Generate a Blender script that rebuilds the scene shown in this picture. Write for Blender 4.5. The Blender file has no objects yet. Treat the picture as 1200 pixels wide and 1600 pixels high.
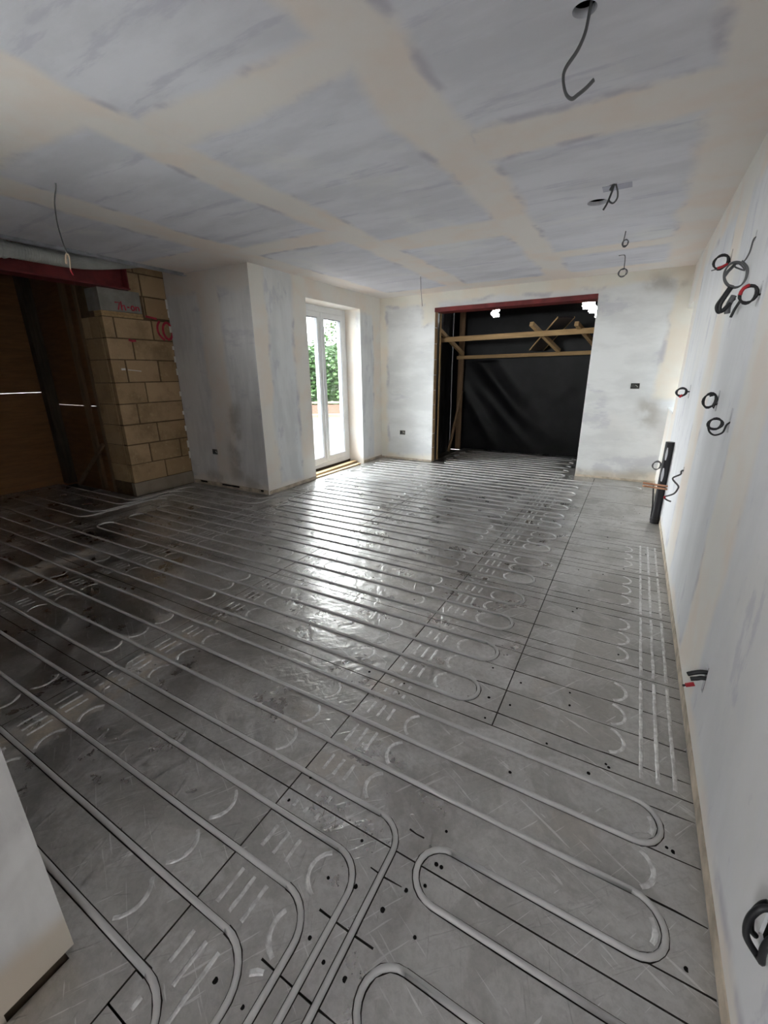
import bpy, bmesh, math, random
from mathutils import Vector, Matrix
R = random.Random(11)
PI = math.pi
sc = bpy.context.scene
col = sc.collection

# ------------------------------------------------------------------ camera
H = 1.34
yaw, pitch, roll = math.radians(29.91), math.radians(18.13), math.radians(-0.612)
fw = Vector((-math.sin(yaw)*math.cos(pitch), math.cos(yaw)*math.cos(pitch), -math.sin(pitch)))
rt = Vector((math.cos(yaw), math.sin(yaw), 0)); up = rt.cross(fw)
r2 = rt*math.cos(roll) + up*math.sin(roll); u2 = up*math.cos(roll) - rt*math.sin(roll)
cd = bpy.data.cameras.new('camera'); cam = bpy.data.objects.new('camera', cd); col.objects.link(cam)
cam.matrix_world = Matrix(((r2.x, u2.x, -fw.x, 0), (r2.y, u2.y, -fw.y, 0), (r2.z, u2.z, -fw.z, H), (0, 0, 0, 1)))
cd.sensor_fit = 'VERTICAL'; cd.sensor_height = 36; cd.sensor_width = 27
cd.lens = 663.8*36/1600; cd.clip_start = .03; cd.clip_end = 400
sc.camera = cam

# ------------------------------------------------------------------ sky, exposure
sc.view_settings.view_transform = 'Standard'; sc.view_settings.look = 'None'
sc.view_settings.exposure = 0.62; sc.view_settings.gamma = 1.0; sc.view_settings.use_curve_mapping = False
SKY = 27.0
w = bpy.data.worlds.new('world'); sc.world = w; w.use_nodes = True
nt = w.node_tree; nt.nodes.clear()
wo = nt.nodes.new('ShaderNodeOutputWorld'); bg = nt.nodes.new('ShaderNodeBackground')
tc = nt.nodes.new('ShaderNodeTexCoord'); sx = nt.nodes.new('ShaderNodeSeparateXYZ'); rp = nt.nodes.new('ShaderNodeValToRGB')
nt.links.new(tc.outputs['Generated'], sx.inputs[0]); nt.links.new(sx.outputs['Z'], rp.inputs[0])
rp.color_ramp.elements[0].position = 0.0; rp.color_ramp.elements[0].color = (1.0, .985, .97, 1)
rp.color_ramp.elements[1].position = 0.8; rp.color_ramp.elements[1].color = (.88, .94, 1.0, 1)
nt.links.new(rp.outputs[0], bg.inputs[0]); bg.inputs[1].default_value = SKY
nt.links.new(bg.outputs[0], wo.inputs[0])
sc.cycles.use_denoising = True; sc.cycles.use_adaptive_sampling = True; sc.cycles.adaptive_threshold = .03
sc.cycles.max_bounces = 11; sc.cycles.diffuse_bounces = 7; sc.cycles.glossy_bounces = 5; sc.cycles.transmission_bounces = 8
sc.cycles.sample_clamp_indirect = 40; sc.cycles.caustics_reflective = True; sc.cycles.blur_glossy = 0.3; sc.cycles.caustics_refractive = False
def portal(loc, rot, sx_, sy_):
    l = bpy.data.lights.new('sky_portal', 'AREA'); l.shape = 'RECTANGLE'; l.size = sx_; l.size_y = sy_; l.cycles.is_portal = True
    o = bpy.data.objects.new('sky_portal', l); o.location = loc; o.rotation_euler = rot; col.objects.link(o)
portal((-3.90, 4.94, 1.1), (0, -PI/2, 0), 2.15, 1.15)     # french door, faces +x
portal((.70, 5.72, 1.43), (0, PI/2, 0), 1.05, .74)        # window in the right wall
portal((-2.2, -.02, 1.85), (-PI/2, 0, PI), 1.4, .7)     # added unseen fill window in the near wall, left of the camera
portal((-1.16, -2.425, 1.5), (0, -PI/2, 0), 1.2, 1.35)        # added unseen fill window in the hall behind the camera

# ------------------------------------------------------------------ node helpers
class NT:
    def __init__(s, name):
        s.m = bpy.data.materials.new(name); s.m.use_nodes = True; s.t = s.m.node_tree
        s.b = s.t.nodes['Principled BSDF']; s.pos = None
    def n(s, k, **kw):
        x = s.t.nodes.new(k)
        for a, v in kw.items(): setattr(x, a, v)
        return x
    def l(s, a, b): s.t.links.new(a, b)
    def P(s):
        if not s.pos: s.pos = s.n('ShaderNodeNewGeometry').outputs['Position']
        return s.pos
    def mth(s, op, a, b=None, c=None, clamp=False):
        x = s.n('ShaderNodeMath', operation=op, use_clamp=clamp)
        for i, v in enumerate((a, b, c)):
            if v is None: continue
            if isinstance(v, (int, float)): x.inputs[i].default_value = v
            else: s.l(v, x.inputs[i])
        return x.outputs[0]
    def noise(s, scale, detail=4, rough=.55, vec=None, stretch=None, dist=0.0, rot=0.0):
        x = s.n('ShaderNodeTexNoise'); x.inputs['Scale'].default_value = scale; x.inputs['Detail'].default_value = detail
        x.inputs['Roughness'].default_value = rough; x.inputs['Distortion'].default_value = dist
        v = vec or s.P()
        if stretch:
            mp = s.n('ShaderNodeMapping'); s.l(v, mp.inputs[0]); mp.vector_type = 'TEXTURE'; mp.inputs['Rotation'].default_value = (0, 0, rot); mp.inputs['Scale'].default_value = tuple(1/q for q in stretch); v = mp.outputs[0]
        s.l(v, x.inputs['Vector']); return x.outputs['Fac']
    def ramp(s, f, a, b, ca=0.0, cb=1.0):
        x = s.n('ShaderNodeMapRange', interpolation_type='SMOOTHSTEP'); s.l(f, x.inputs[0])
        for i, v in ((1, a), (2, b), (3, ca), (4, cb)): x.inputs[i].default_value = v
        return x.outputs[0]
    def mix(s, f, a, b):
        x = s.n('ShaderNodeMix', data_type='RGBA')
        if isinstance(f, (int, float)): x.inputs[0].default_value = f
        else: s.l(f, x.inputs[0])
        for i, v in ((6, a), (7, b)):
            if isinstance(v, tuple): x.inputs[i].default_value = (*v, 1)
            else: s.l(v, x.inputs[i])
        return x.outputs[2]
    def col(s, c):
        if isinstance(c, tuple): s.b.inputs['Base Color'].default_value = (*c, 1)
        else: s.l(c, s.b.inputs['Base Color'])
    def bump(s, h, strength=.3, dist=.01):
        x = s.n('ShaderNodeBump'); x.inputs['Strength'].default_value = strength; x.inputs['Distance'].default_value = dist
        s.l(h, x.inputs['Height']); s.l(x.outputs[0], s.b.inputs['Normal'])
    def rects(s, rs, jit=.09, soft=.09):
        """union of soft rectangles in world metres: each ((axis, lo, hi), (axis, lo, hi)...)"""
        nz = s.n('ShaderNodeTexNoise'); nz.inputs['Scale'].default_value = 2.2; nz.inputs['Detail'].default_value = 5; s.l(s.P(), nz.inputs['Vector'])
        v = s.n('ShaderNodeVectorMath', operation='SUBTRACT'); s.l(nz.outputs['Color'], v.inputs[0]); v.inputs[1].default_value = (.5, .5, .5)
        v2 = s.n('ShaderNodeVectorMath', operation='SCALE'); s.l(v.outputs[0], v2.inputs[0]); v2.inputs['Scale'].default_value = jit*2
        v3 = s.n('ShaderNodeVectorMath', operation='ADD'); s.l(v2.outputs[0], v3.inputs[0]); s.l(s.P(), v3.inputs[1])
        sp = s.n('ShaderNodeSeparateXYZ'); s.l(v3.outputs[0], sp.inputs[0])
        out = None
        for r in rs:
            f = None
            for ax, lo, hi in r:
                c = s.mth('SUBTRACT', sp.outputs[ax], (lo+hi)/2); c = s.mth('ABSOLUTE', c)
                g = s.ramp(c, (hi-lo)/2+soft/2, (hi-lo)/2-soft/2)
                f = g if f is None else s.mth('MULTIPLY', f, g)
            out = f if out is None else s.mth('MAXIMUM', out, f)
        return out

def plain(name, c, rough=.7, metal=0.0, var=.12, scale=6, bump=0, spec=.4, stretch=None):
    s = NT(name); n = s.noise(scale, 5, stretch=stretch)
    lo = tuple(x*(1-var) for x in c); hi = tuple(min(1, x*(1+var)) for x in c)
    s.col(s.mix(s.ramp(n, .3, .7), lo, hi)); s.b.inputs['Roughness'].default_value = rough; s.b.inputs['Metallic'].default_value = metal
    s.b.inputs['Specular IOR Level'].default_value = spec
    if bump: s.bump(s.noise(scale*6, 4, stretch=stretch), bump, .004)
    return s.m

def plaster(name, bands, grey=(.70, .70, .72), cream=(.80, .77, .71), stains=None, streak=(1.3, 7, 1.3)):
    s = NT(name)
    n1 = s.noise(1.6, 6, .6, stretch=streak); n2 = s.noise(.9, 5, .6, dist=.6)
    a = s.mix(s.ramp(n1, .36, .62), tuple(x*.93 for x in grey), tuple(x*1.07 for x in grey))
    a = s.mix(s.ramp(n2, .52, .68, 0, .55), a, (.78, .77, .75))
    if bands:
        b = s.rects(bands)
        edge = s.mth('MULTIPLY', s.mth('MULTIPLY', b, s.mth('SUBTRACT', 1.0, b)), 4.0)
        dk = s.mth('MULTIPLY', edge, s.ramp(s.noise(3.2, 4), .52, .66))
        pk = s.mix(s.ramp(s.noise(2.6, 3), .4, .65), cream, (cream[0]*1.0, cream[1]*.94, cream[2]*.9))
        a = s.mix(b, a, pk)
        a = s.mix(s.mth('MULTIPLY', dk, .6), a, (grey[0]*.60, grey[1]*.58, grey[2]*.66))
        sm = s.mth('MULTIPLY', s.ramp(s.noise(1.5, 6, .65, stretch=(.8, 4.5, 2)), .57, .66), s.mth('SUBTRACT', 1.0, b)); a = s.mix(s.mth('MULTIPLY', sm, .5), a, (grey[0]*.72, grey[1]*.71, grey[2]*.78))
    if stains:
        st = s.mth('MULTIPLY', s.rects(stains, .12, .16), s.ramp(s.noise(4, 5), .34, .6))
        a = s.mix(s.mth('MULTIPLY', st, .55), a, (.30, .27, .23))
    s.col(a); s.b.inputs['Roughness'].default_value = .82; s.b.inputs['Specular IOR Level'].default_value = .25
    s.bump(s.noise(14, 6), .10, .006)
    return s.m

def foil_mat():
    s = NT('foil_board')
    oi = s.n('ShaderNodeObjectInfo').outputs['Random']
    big = s.noise(1.1, 6, .62, dist=.4); mid = s.noise(5.5, 6, .62); fine = s.noise(34, 4, .6)
    # base foil tone: cloudy oxidised aluminium
    c = s.mix(s.ramp(big, .32, .68), (.43, .418, .40), (.70, .69, .675))
    c = s.mix(s.ramp(mid, .45, .66, 0, .6), c, (.38, .368, .35))
    c = s.mix(s.mth('MULTIPLY', oi, .28), c, (.80, .795, .79))
    # dust film: matt grey where swept plaster dust lies
    d = s.ramp(s.noise(1.9, 7, .68, dist=.8), .47, .60)
    dr = s.rects([((0, -.31, .5), (1, -1, 8))], .05, .06)
    dust = s.mth('MAXIMUM', s.mth('MULTIPLY', d, .45), s.mth('MULTIPLY', dr, s.ramp(s.noise(2.6, 7, .7), .30, .62, .42, .85)))
    c = s.mix(dust, c, (.53, .525, .51))
    # brown wet / dirt stains where people walked and along the transit channels
    st = s.rects([((0, -1.95, -1.79), (1, .25, 1.25)), ((0, -3.72, -3.52), (1, .9, 1.7)), ((0, -.86, -.58), (1, .82, 1.5)),
                  ((0, -.2, -.03), (1, 1.42, 1.75)), ((0, -.1, .1), (1, 1.02, 1.16)), ((0, -1.1, -.95), (1, .98, 1.1))], .06, .08)
    st = s.mth('MULTIPLY', st, s.ramp(s.noise(7, 5), .44, .58))
    s2 = s.mth('MULTIPLY', s.rects([((0, -1.94, -1.80), (1, .25, 1.22)), ((0, -3.70, -3.55), (1, .9, 1.6))], .05, .06), s.ramp(s.noise(5, 4), .38, .52))
    c = s.mix(s.mth('MULTIPLY', s2, .8), c, (.62, .53, .42)); st = s.mth('MAXIMUM', st, s2)
    c = s.mix(s.mth('MULTIPLY', st, .35), c, (.40, .33, .25))
    sp = s.n('ShaderNodeSeparateXYZ'); s.l(s.P(), sp.inputs[0]); X, Y = sp.outputs[0], sp.outputs[1]
    ry = s.mth('SUBTRACT', s.mth('FLOORED_MODULO', s.mth('SUBTRACT', Y, .10), .15), .075)
    dx = s.mth('MAXIMUM', s.mth('SUBTRACT', X, .085), 0.0)
    dd = s.mth('SQRT', s.mth('ADD', s.mth('MULTIPLY', dx, dx), s.mth('MULTIPLY', ry, ry)))
    oval = s.mth('MULTIPLY', s.ramp(dd, .068, .061), s.rects([((0, -.08, .3), (1, 1.44, 3.05))], .004, .01))
    oval = s.mth('MULTIPLY', oval, s.ramp(s.noise(3.1, 5, .6), .36, .46, .15, .8))
    c = s.mix(s.mth('MULTIPLY', oval, .8), c, (.44, .42, .39))
    pt = s.ramp(s.noise(2.7, 7, .66, dist=.5), .47, .57); c = s.mix(s.mth('MULTIPLY', pt, .42), c, (.31, .295, .27))
    sk = s.ramp(s.noise(48, 3, .7), .40, .66); c = s.mix(s.mth('MULTIPLY', sk, .28), c, (.33, .32, .31))
    scr = s.mth('MAXIMUM', s.ramp(s.noise(52, 2, .5, stretch=(.09, 1.9, 1), dist=.8, rot=1.0), .675, .705), s.ramp(s.noise(46, 2, .5, stretch=(.10, 1.8, 1), dist=.8, rot=-.45), .675, .71))
    c = s.mix(s.mth('MULTIPLY', scr, .42), c, (.92, .92, .91))
    s.col(c)
    mt = s.mth('SUBTRACT', .94, s.mth('MULTIPLY', s.mth('MAXIMUM', s.mth('MULTIPLY', dust, .55), st), .72)); s.l(mt, s.b.inputs['Metallic'])
    ro = s.mth('ADD', s.ramp(mid, .3, .7, .25, .36), s.mth('MULTIPLY', dust, .30)); s.l(ro, s.b.inputs['Roughness'])
    # relief: crumpled foil, long scratches in two directions, small dents
    sc1 = s.ramp(s.noise(26, 2, .5, stretch=(.16, 1.7, 1), dist=1.0, rot=.75), .60, .68)
    sc2 = s.ramp(s.noise(22, 2, .5, stretch=(1.5, .2, 1), dist=1.2, rot=.35), .62, .70)
    vo = s.n('ShaderNodeTexVoronoi'); vo.inputs['Scale'].default_value = 17; s.l(s.P(), vo.inputs['Vector'])
    dent = s.ramp(vo.outputs['Distance'], .0, .13, -1, 0)
    h = s.mth('ADD', s.mth('MULTIPLY', mid, .9), s.mth('MULTIPLY', fine, .35))
    h = s.mth('ADD', h, s.mth('MULTIPLY', s.mth('ADD', sc1, sc2), .16)); h = s.mth('ADD', h, s.mth('MULTIPLY', dent, .06))
    h = s.mth('ADD', h, s.mth('MULTIPLY', s.noise(11, 3, .5, dist=1.2), 1.1))
    s.bump(h, .72, .006)
    return s.m

def wood(name, c, dark=.6, axis=(1, 12, 1.2), rough=.75):
    s = NT(name); g = s.noise(3.2, 6, .65, stretch=axis, dist=.5); k = s.noise(1.3, 4)
    a = s.mix(s.ramp(g, .3, .7), tuple(x*dark for x in c), c)
    a = s.mix(s.ramp(k, .45, .75, 0, .5), a, tuple(x*.72 for x in c))
    s.col(a); s.b.inputs['Roughness'].default_value = rough; s.b.inputs['Specular IOR Level'].default_value = .3
    s.bump(g, .15, .004); return s.m

M = {}
# ceiling tape joints: runs along y at 1.2 m, staggered cross joints
M['ceiling'] = plaster('ceiling_plaster', [
    ((0, -1.11, -.84), (1, -4, 7)), ((0, -2.33, -2.05), (1, -4, 7)), ((0, -3.56, -3.24), (1, -4, 7)), ((0, .08, .4), (1, -4, 7)),
    ((0, -2.1, -1.0), (1, 1.46, 1.70)), ((0, -.9, .2), (1, 2.33, 2.67)), ((0, -3.3, -2.2), (1, .98, 1.36)), ((0, -2.1, -1.0), (1, 3.55, 3.95)),
    ((0, -.9, .2), (1, 4.75, 5.0)), ((0, -3.3, -2.2), (1, 3.1, 3.4)), ((0, -4.5, -3.4), (1, 2.95, 3.5)), ((0, -3.6, .4), (1, 5.75, 6.2)),
    ((0, -.9, .2), (1, -.1, .25)), ((0, -2.1, -1.0), (1, -.9, -.6))],
    grey=(.665, .66, .705), cream=(.775, .73, .695), streak=(.9, 2.6, 1))
M['wall_right'] = plaster('wall_right_plaster', [((1, -4, 7), (2, 2.2, 2.5)), ((1, 5.0, 7), (2, -1, 3)), ((1, 1.75, 2.2), (2, -1, 3)), ((1, 3.1, 3.5), (2, -1, 3)),
    ((1, -4, 7), (2, -.1, .10))], grey=(.74, .745, .765), cream=(.80, .78, .745), streak=(1, .9, .35))
M['wall_back'] = plaster('wall_back_plaster', [((0, -3.7, .5), (2, 2.27, 2.5)), ((0, -3.7, -3.42), (2, -1, 3)), ((0, .2, .5), (2, 1.0, 3)), ((0, -2.84, -2.6), (2, 2.0, 3)),
    ((0, -3.7, .5), (2, -1, .1)), ((0, -3.7, .5), (2, -1, .02))], grey=(.73, .74, .74), cream=(.80, .775, .70), streak=(1, 1, 3),
    stains=[((0, -.55, .4), (2, 0, .12)), ((0, -.1, .3), (2, 2.16, 2.3)), ((0, .05, .3), (2, .7, 1.0))])
M['wall_left'] = plaster('wall_left_plaster', [((1, 3.3, 3.68), (2, -1, 3)), ((1, 4.1, 6.3), (2, 2.15, 3)), ((1, 4.1, 4.45), (2, -1, 3)), ((1, 5.85, 6.3), (2, -1, 3)), ((0, -3.9, -3.6), (2, -1, 3)),
    ((1, 3, 7), (2, -1, .08))], grey=(.71, .725, .73), cream=(.80, .775, .72), streak=(1, 4, 1))
M['wall_recess'] = plaster('wall_recess_plaster', [((0, -4.35, -4.0), (2, -1, 3)), ((0, -5, -3.5), (2, 2.2, 3)), ((0, -5, -3.4), (2, -1, .1))],
    grey=(.68, .67, .67), cream=(.73, .69, .65), streak=(5, 1, 1), stains=[((0, -4.1, -3.9), (2, .1, 1.0)), ((0, -4.6, -4.2), (2, 0, .2)), ((0, -3.9, -3.6), (2, 0, .2))])
M['wall_near'] = plaster('wall_near_plaster', [((1, -5, 1), (2, -1, .12))], grey=(.50, .49, .475), cream=(.50, .46, .39))
M['edge_strip'] = plain('edge_strip_board', (.50, .43, .34), .85, var=.3, scale=9, bump=.3)
M['foil'] = foil_mat()
s = NT('creased_foil'); s.col(s.mix(s.ramp(s.noise(40, 4), .35, .65), (.60, .59, .58), (.88, .88, .87))); s.b.inputs['Metallic'].default_value = .7; s.b.inputs['Roughness'].default_value = .42; s.bump(s.noise(60, 3), .8, .004); M['crease'] = s.m
M['pipe'] = plain('grey_plastic_pipe', (.52, .515, .505), .28, var=.08, scale=3)
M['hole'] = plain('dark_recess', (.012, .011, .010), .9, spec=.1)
M['core'] = plain('shaded_foam_core', (.075, .066, .058), .9, spec=.1)  # foam core darkened to paint shade into grooves, slits and joints
M['slab'] = plain('concrete_slab', (.10, .09, .08), .9)
M['cable_grey'] = plain('grey_cable_sheath', (.10, .10, .105), .45)
M['cable_black'] = plain('black_cable_sheath', (.018, .018, .02), .45)
M['red'] = plain('red_sleeve', (.42, .02, .03), .5)
M['cream_core'] = plain('cream_core_sleeve', (.55, .42, .30), .5)
M['upvc'] = plain('white_upvc', (.80, .81, .82), .32, var=.03)
M['seal'] = plain('grey_door_seal', (.25, .26, .28), .6)
M['steel_red'] = plain('red_oxide_steel', (.17, .022, .022), .55, var=.25, scale=8)
M['galv'] = plain('galvanised_steel', (.45, .47, .50), .45, metal=.4, var=.2, scale=12)
M['duct'] = plain('grey_flexible_duct', (.40, .41, .39), .6, var=.1)
M['padstone'] = plain('grey_padstone', (.27, .26, .23), .9, bump=.3, scale=9, var=.15)
M['paint_red'] = plain('red_marker_paint', (.45, .035, .06), .8, var=.3, scale=20)
M['chalk'] = plain('white_paint_mark', (.75, .74, .7), .8)
M['poly'] = None
M['timber'] = wood('sawn_pine', (.50, .33, .16), .7, (1.2, 12, 12))
M['timber_dark'] = wood('weathered_timber', (.30, .19, .11), .6, (10, 10, 1))
M['stud'] = wood('dark_timber', (.10, .075, .05), .6, (10, 10, 1))  # dark brown, one tone for studs, sill and gap strip
M['ply'] = wood('plywood_face', (.25, .125, .05), .72, (1, 1, 9))
M['pale_wood'] = wood('pale_sill_timber', (.66, .47, .27), .75, (9, 1, 9))
M['copper'] = plain('copper_tube', (.62, .33, .20), .35, metal=.9, var=.15)
M['black_plastic'] = plain('black_plastic', (.016, .015, .018), .42)
M['pale_grey'] = plain('pale_patch_grey', (.62, .62, .66), .5)
M['box_metal'] = plain('back_box_metal', (.10, .10, .09), .5, metal=.6)
M['render'] = plain('white_house_render', (.80, .80, .78), .9)
M['dark_glass'] = plain('dark_window_glass', (.02, .024, .028), .15)
M['yard'] = plain('yard_tarmac', (.021, .0205, .022), .9, scale=1.5, var=.15)
M['white_paint'] = plain('white_painted_post', (.75, .76, .76), .6)
M['stone_cap'] = plain('stone_coping', (.075, .06, .04), .9)
s = NT('black_polythene'); s.col(s.mix(s.ramp(s.noise(3, 5), .3, .7), (.006, .006, .007), (.013, .013, .015))); s.b.inputs['Roughness'].default_value = .5
s.b.inputs['Specular IOR Level'].default_value = .3; s.bump(s.noise(5, 3, .5, dist=.6), .15, .02); M['poly'] = s.m
s = NT('pane_glass'); s.b.inputs['Transmission Weight'].default_value = 1; s.b.inputs['Roughness'].default_value = 0; s.b.inputs['IOR'].default_value = 1.45
gl = s.n('ShaderNodeBsdfTransparent'); gl.inputs[0].default_value = (.93, .95, .95, 1); gg = s.n('ShaderNodeBsdfGlossy'); gg.inputs['Roughness'].default_value = .02
fr = s.n('ShaderNodeFresnel'); fr.inputs[0].default_value = 1.45; mx = s.n('ShaderNodeMixShader'); gb = s.n('ShaderNodeNewGeometry'); s.l(s.mth('MULTIPLY', fr.outputs[0], s.mth('SUBTRACT', 1.0, gb.outputs['Backfacing'])), mx.inputs[0]); s.l(gl.outputs[0], mx.inputs[1]); s.l(gg.outputs[0], mx.inputs[2])
s.l(mx.outputs[0], s.t.nodes['Material Output'].inputs[0]); M['glass'] = s.m
def blockmat():
    s = NT('fair_face_block'); oi = s.n('ShaderNodeObjectInfo').outputs['Random']
    c = s.mix(oi, (.38, .26, .145), (.49, .345, .205)); c = s.mix(s.ramp(s.noise(2.2, 6, .65), .46, .7, 0, .8), c, (.24, .165, .09))
    c = s.mix(s.ramp(s.noise(26, 3), .56, .72, 0, .5), c, (.50, .38, .22)); s.col(c); s.b.inputs['Roughness'].default_value = .95
    s.b.inputs['Specular IOR Level'].default_value = .1; s.bump(s.noise(55, 5, .7), .6, .004); return s.m
M['block'] = blockmat()
M['mortar'] = plain('block_mortar', (.13, .085, .045), .95, var=.25, scale=10, bump=.3)
def brickmat():
    s = NT('orange_brickwork'); b = s.n('ShaderNodeTexBrick'); b.inputs['Scale'].default_value = 4.5
    tcx = s.n('ShaderNodeTexCoord'); mp = s.n('ShaderNodeMapping'); mp.inputs['Rotation'].default_value = (PI/2, 0, 0); s.l(tcx.outputs['Object'], mp.inputs[0]); s.l(mp.outputs[0], b.inputs['Vector'])
    b.inputs['Color1'].default_value = (.075, .03, .014, 1); b.inputs['Color2'].default_value = (.055, .024, .012, 1); b.inputs['Mortar'].default_value = (.07, .06, .05, 1)
    s.l(b.outputs['Color'], s.b.inputs['Base Color']); s.b.inputs['Roughness'].default_value = .9; return s.m
M['brick'] = brickmat()
def leafmat(n, a, b):
    s = NT(n); s.col(s.mix(s.ramp(s.noise(1.6, 5), .3, .7), a, b)); s.b.inputs['Roughness'].default_value = .6; return s.m
M['leaf'] = leafmat('hedge_leaf', (.016, .042, .010), (.034, .072, .018))
M['twig'] = plain('grey_twig', (.16, .13, .10), .8)

# ------------------------------------------------------------------ mesh helpers
def add(name, bm_or_me, m, parent=None, smooth=False, **props):
    me = bm_or_me
    if isinstance(me, bmesh.types.BMesh):
        bm = me; bmesh.ops.recalc_face_normals(bm, faces=bm.faces); me = bpy.data.meshes.new(name); bm.to_mesh(me); bm.free()
    me.materials.clear(); me.materials.append(m)
    if smooth:
        for p in me.polygons: p.use_smooth = True
    o = bpy.data.objects.new(name, me); col.objects.link(o)
    if parent: o.parent = parent
    for k, v in props.items(): o[k] = v
    return o
def empty(name, loc=(0, 0, 0), **props):
    o = bpy.data.objects.new(name, None); o.location = loc; o.empty_display_size = .1; col.objects.link(o)
    for k, v in props.items(): o[k] = v
    return o
def adopt(parent, *obs):
    """parent at a base point, children keep world place (no rotations used on parents)"""
    for o in obs: o.parent = parent; o.location = o.location - parent.location
def bx(bm, x0, x1, y0, y1, z0, z1, mat=None):
    v = [bm.verts.new((x, y, z)) for x in (x0, x1) for y in (y0, y1) for z in (z0, z1)]
    if mat is not None:
        for q in v: q.co = mat @ q.co
    for f in ((0, 1, 3, 2), (4, 6, 7, 5), (0, 4, 5, 1), (2, 3, 7, 6), (0, 2, 6, 4), (1, 5, 7, 3)): bm.faces.new([v[i] for i in f])
    return v
def box(*a, bev=0):
    bm = bmesh.new(); bx(bm, *a)
    if bev: bmesh.ops.bevel(bm, geom=bm.edges[:], offset=bev, segments=2, affect='EDGES', profile=.6)
    return bm
def beam(p, q, wdt, hgt, upv=(0, 0, 1), bev=.003):
    p, q = Vector(p), Vector(q); d = (q-p); L = d.length; d.normalize(); uu = Vector(upv); s_ = d.cross(uu).normalized(); uu = s_.cross(d)
    mat = Matrix(((d.x, s_.x, uu.x, p.x), (d.y, s_.y, uu.y, p.y), (d.z, s_.z, uu.z, p.z), (0, 0, 0, 1)))
    bm = bmesh.new(); bx(bm, 0, L, -wdt/2, wdt/2, -hgt/2, hgt/2, mat)
    if bev: bmesh.ops.bevel(bm, geom=bm.edges[:], offset=bev, segments=1, affect='EDGES')
    return bm
def tube(bm, pts, r, n=8, cap=True, ribs=None, flat=1.0):
    pts = [Vector(p) for p in pts]; k = len(pts); prev = None; rings = []
    for i, p in enumerate(pts):
        t = (pts[min(i+1, k-1)] - pts[max(i-1, 0)]).normalized()
        if prev is None:
            a = Vector((0, 0, 1)) if abs(t.z) < .9 else Vector((1, 0, 0)); nrm = t.cross(a).normalized()
        else:
            nrm = (prev - t*prev.dot(t)).normalized()
        prev = nrm; b = t.cross(nrm); rr = r(i) if callable(r) else r
        rings.append([bm.verts.new(p + nrm*math.cos(2*PI*j/n)*rr + b*math.sin(2*PI*j/n)*rr*flat) for j in range(n)])
    for a, b in zip(rings, rings[1:]):
        for j in range(n): bm.faces.new((a[j], a[(j+1) % n], b[(j+1) % n], b[j]))
    if cap: bm.faces.new(rings[0][::-1]); bm.faces.new(rings[-1])
    return rings
def catmull(pts, per=6):
    P = [Vector(p) for p in pts]; out = []
    for i in range(len(P)-1):
        a, b, c, d = P[max(i-1, 0)], P[i], P[i+1], P[min(i+2, len(P)-1)]
        for j in range(per):
            t = j/per
            out.append(.5*((2*b) + (c-a)*t + (2*a-5*b+4*c-d)*t*t + (3*b-a-3*c+d)*t**3))
    out.append(P[-1]); return out
def cut(o, bm_list):
    """subtract meshes from object o and keep the plain result"""
    bm = bmesh.new()
    for b in bm_list:
        tmp = bpy.data.meshes.new('t'); b.to_mesh(tmp); bm.from_mesh(tmp); bpy.data.meshes.remove(tmp); b.free()
    bmesh.ops.recalc_face_normals(bm, faces=bm.faces)
    me = bpy.data.meshes.new('cut'); bm.to_mesh(me); bm.free(); c = bpy.data.objects.new('cut', me); col.objects.link(c)
    md = o.modifiers.new('b', 'BOOLEAN'); md.operation = 'DIFFERENCE'; md.object = c; md.solver = 'EXACT'; md.use_self = len(bm_list) > 1
    dg = bpy.context.evaluated_depsgraph_get(); dg.update()
    nm = bpy.data.meshes.new_from_object(o.evaluated_get(dg)); o.modifiers.clear(); mats = list(o.data.materials); ok = len(nm.polygons) > 4
    if ok:
        o.data = nm; nm.materials.clear()
        for m_ in mats: nm.materials.append(m_)
    bpy.data.objects.remove(c); bpy.data.meshes.remove(me); return ok
def cyl(x, y, z0, z1, r, n=24):
    bm = bmesh.new(); tube(bm, [(x, y, z0), (x, y, z1)], r, n); return bm

# ------------------------------------------------------------------ SETTING: floor slab, walls, ceiling
XR, YB, XL, ZC = .36, 6.10, -3.54, 2.40
S = dict(kind='structure')
floor = add('floor', box(-6.6, .36, -3.8, 7.62, -.12, -.040), M['slab'], **S)

# right wall with its window opening and the cable slots
wr = add('wall_right', box(XR, XR+.30, -3.8, 7.6, -.04, 2.75), M['wall_right'], **S)
SLOTS = [(3.384, 1.94, .05), (2.70, 1.90, .02), (2.298, 1.615, .045), (4.138, 1.178, .05), (2.72, 1.19, .05), (2.295, 1.135, .05), (3.482, .69, .02),
         (1.639, .30, .055), (.80, .36, .06), (5.19, .41, .02)]
cut(wr, [box(XR-.1, XR+.5, 5.35, 6.13, .905, 1.975)] + [box(XR-.05, XR+.035, y-.016, y+.016, z-h, z+h) for y, z, h in SLOTS])
for y, z, h in SLOTS:
    add('slot_shade', box(XR+.006, XR+.034, y-.0155, y+.0155, z-h+.0005, z+h-.0005), M['hole'], wr)  # near-black filler paints the shade inside each slot
tr = add('trim_right', box(XR-.004, XR+.05, .1, 6.09, .004, .055, bev=.002), M['edge_strip'], **S)
# back wall with the wide opening
wb = add('wall_back', box(XL-.3, XR+.3, YB, YB+.10, -.04, 2.75), M['wall_back'], **S)
BOXES_BACK = [(-3.15, .43), (-.02, 1.16)]
cut(wb, [box(-2.64, -.55, YB-.1, YB+.3, -.1, 2.17)] + [box(x-.048, x+.048, YB-.03, YB+.04, z-.033, z+.033) for x, z in BOXES_BACK])
add('trim_back', box(-.55, .36, YB-.006, YB+.05, .003, .030), M['edge_strip'], **S)
add('trim_back', box(XL, -2.64, YB-.006, YB+.05, .003, .028), M['edge_strip'], **S)
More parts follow.
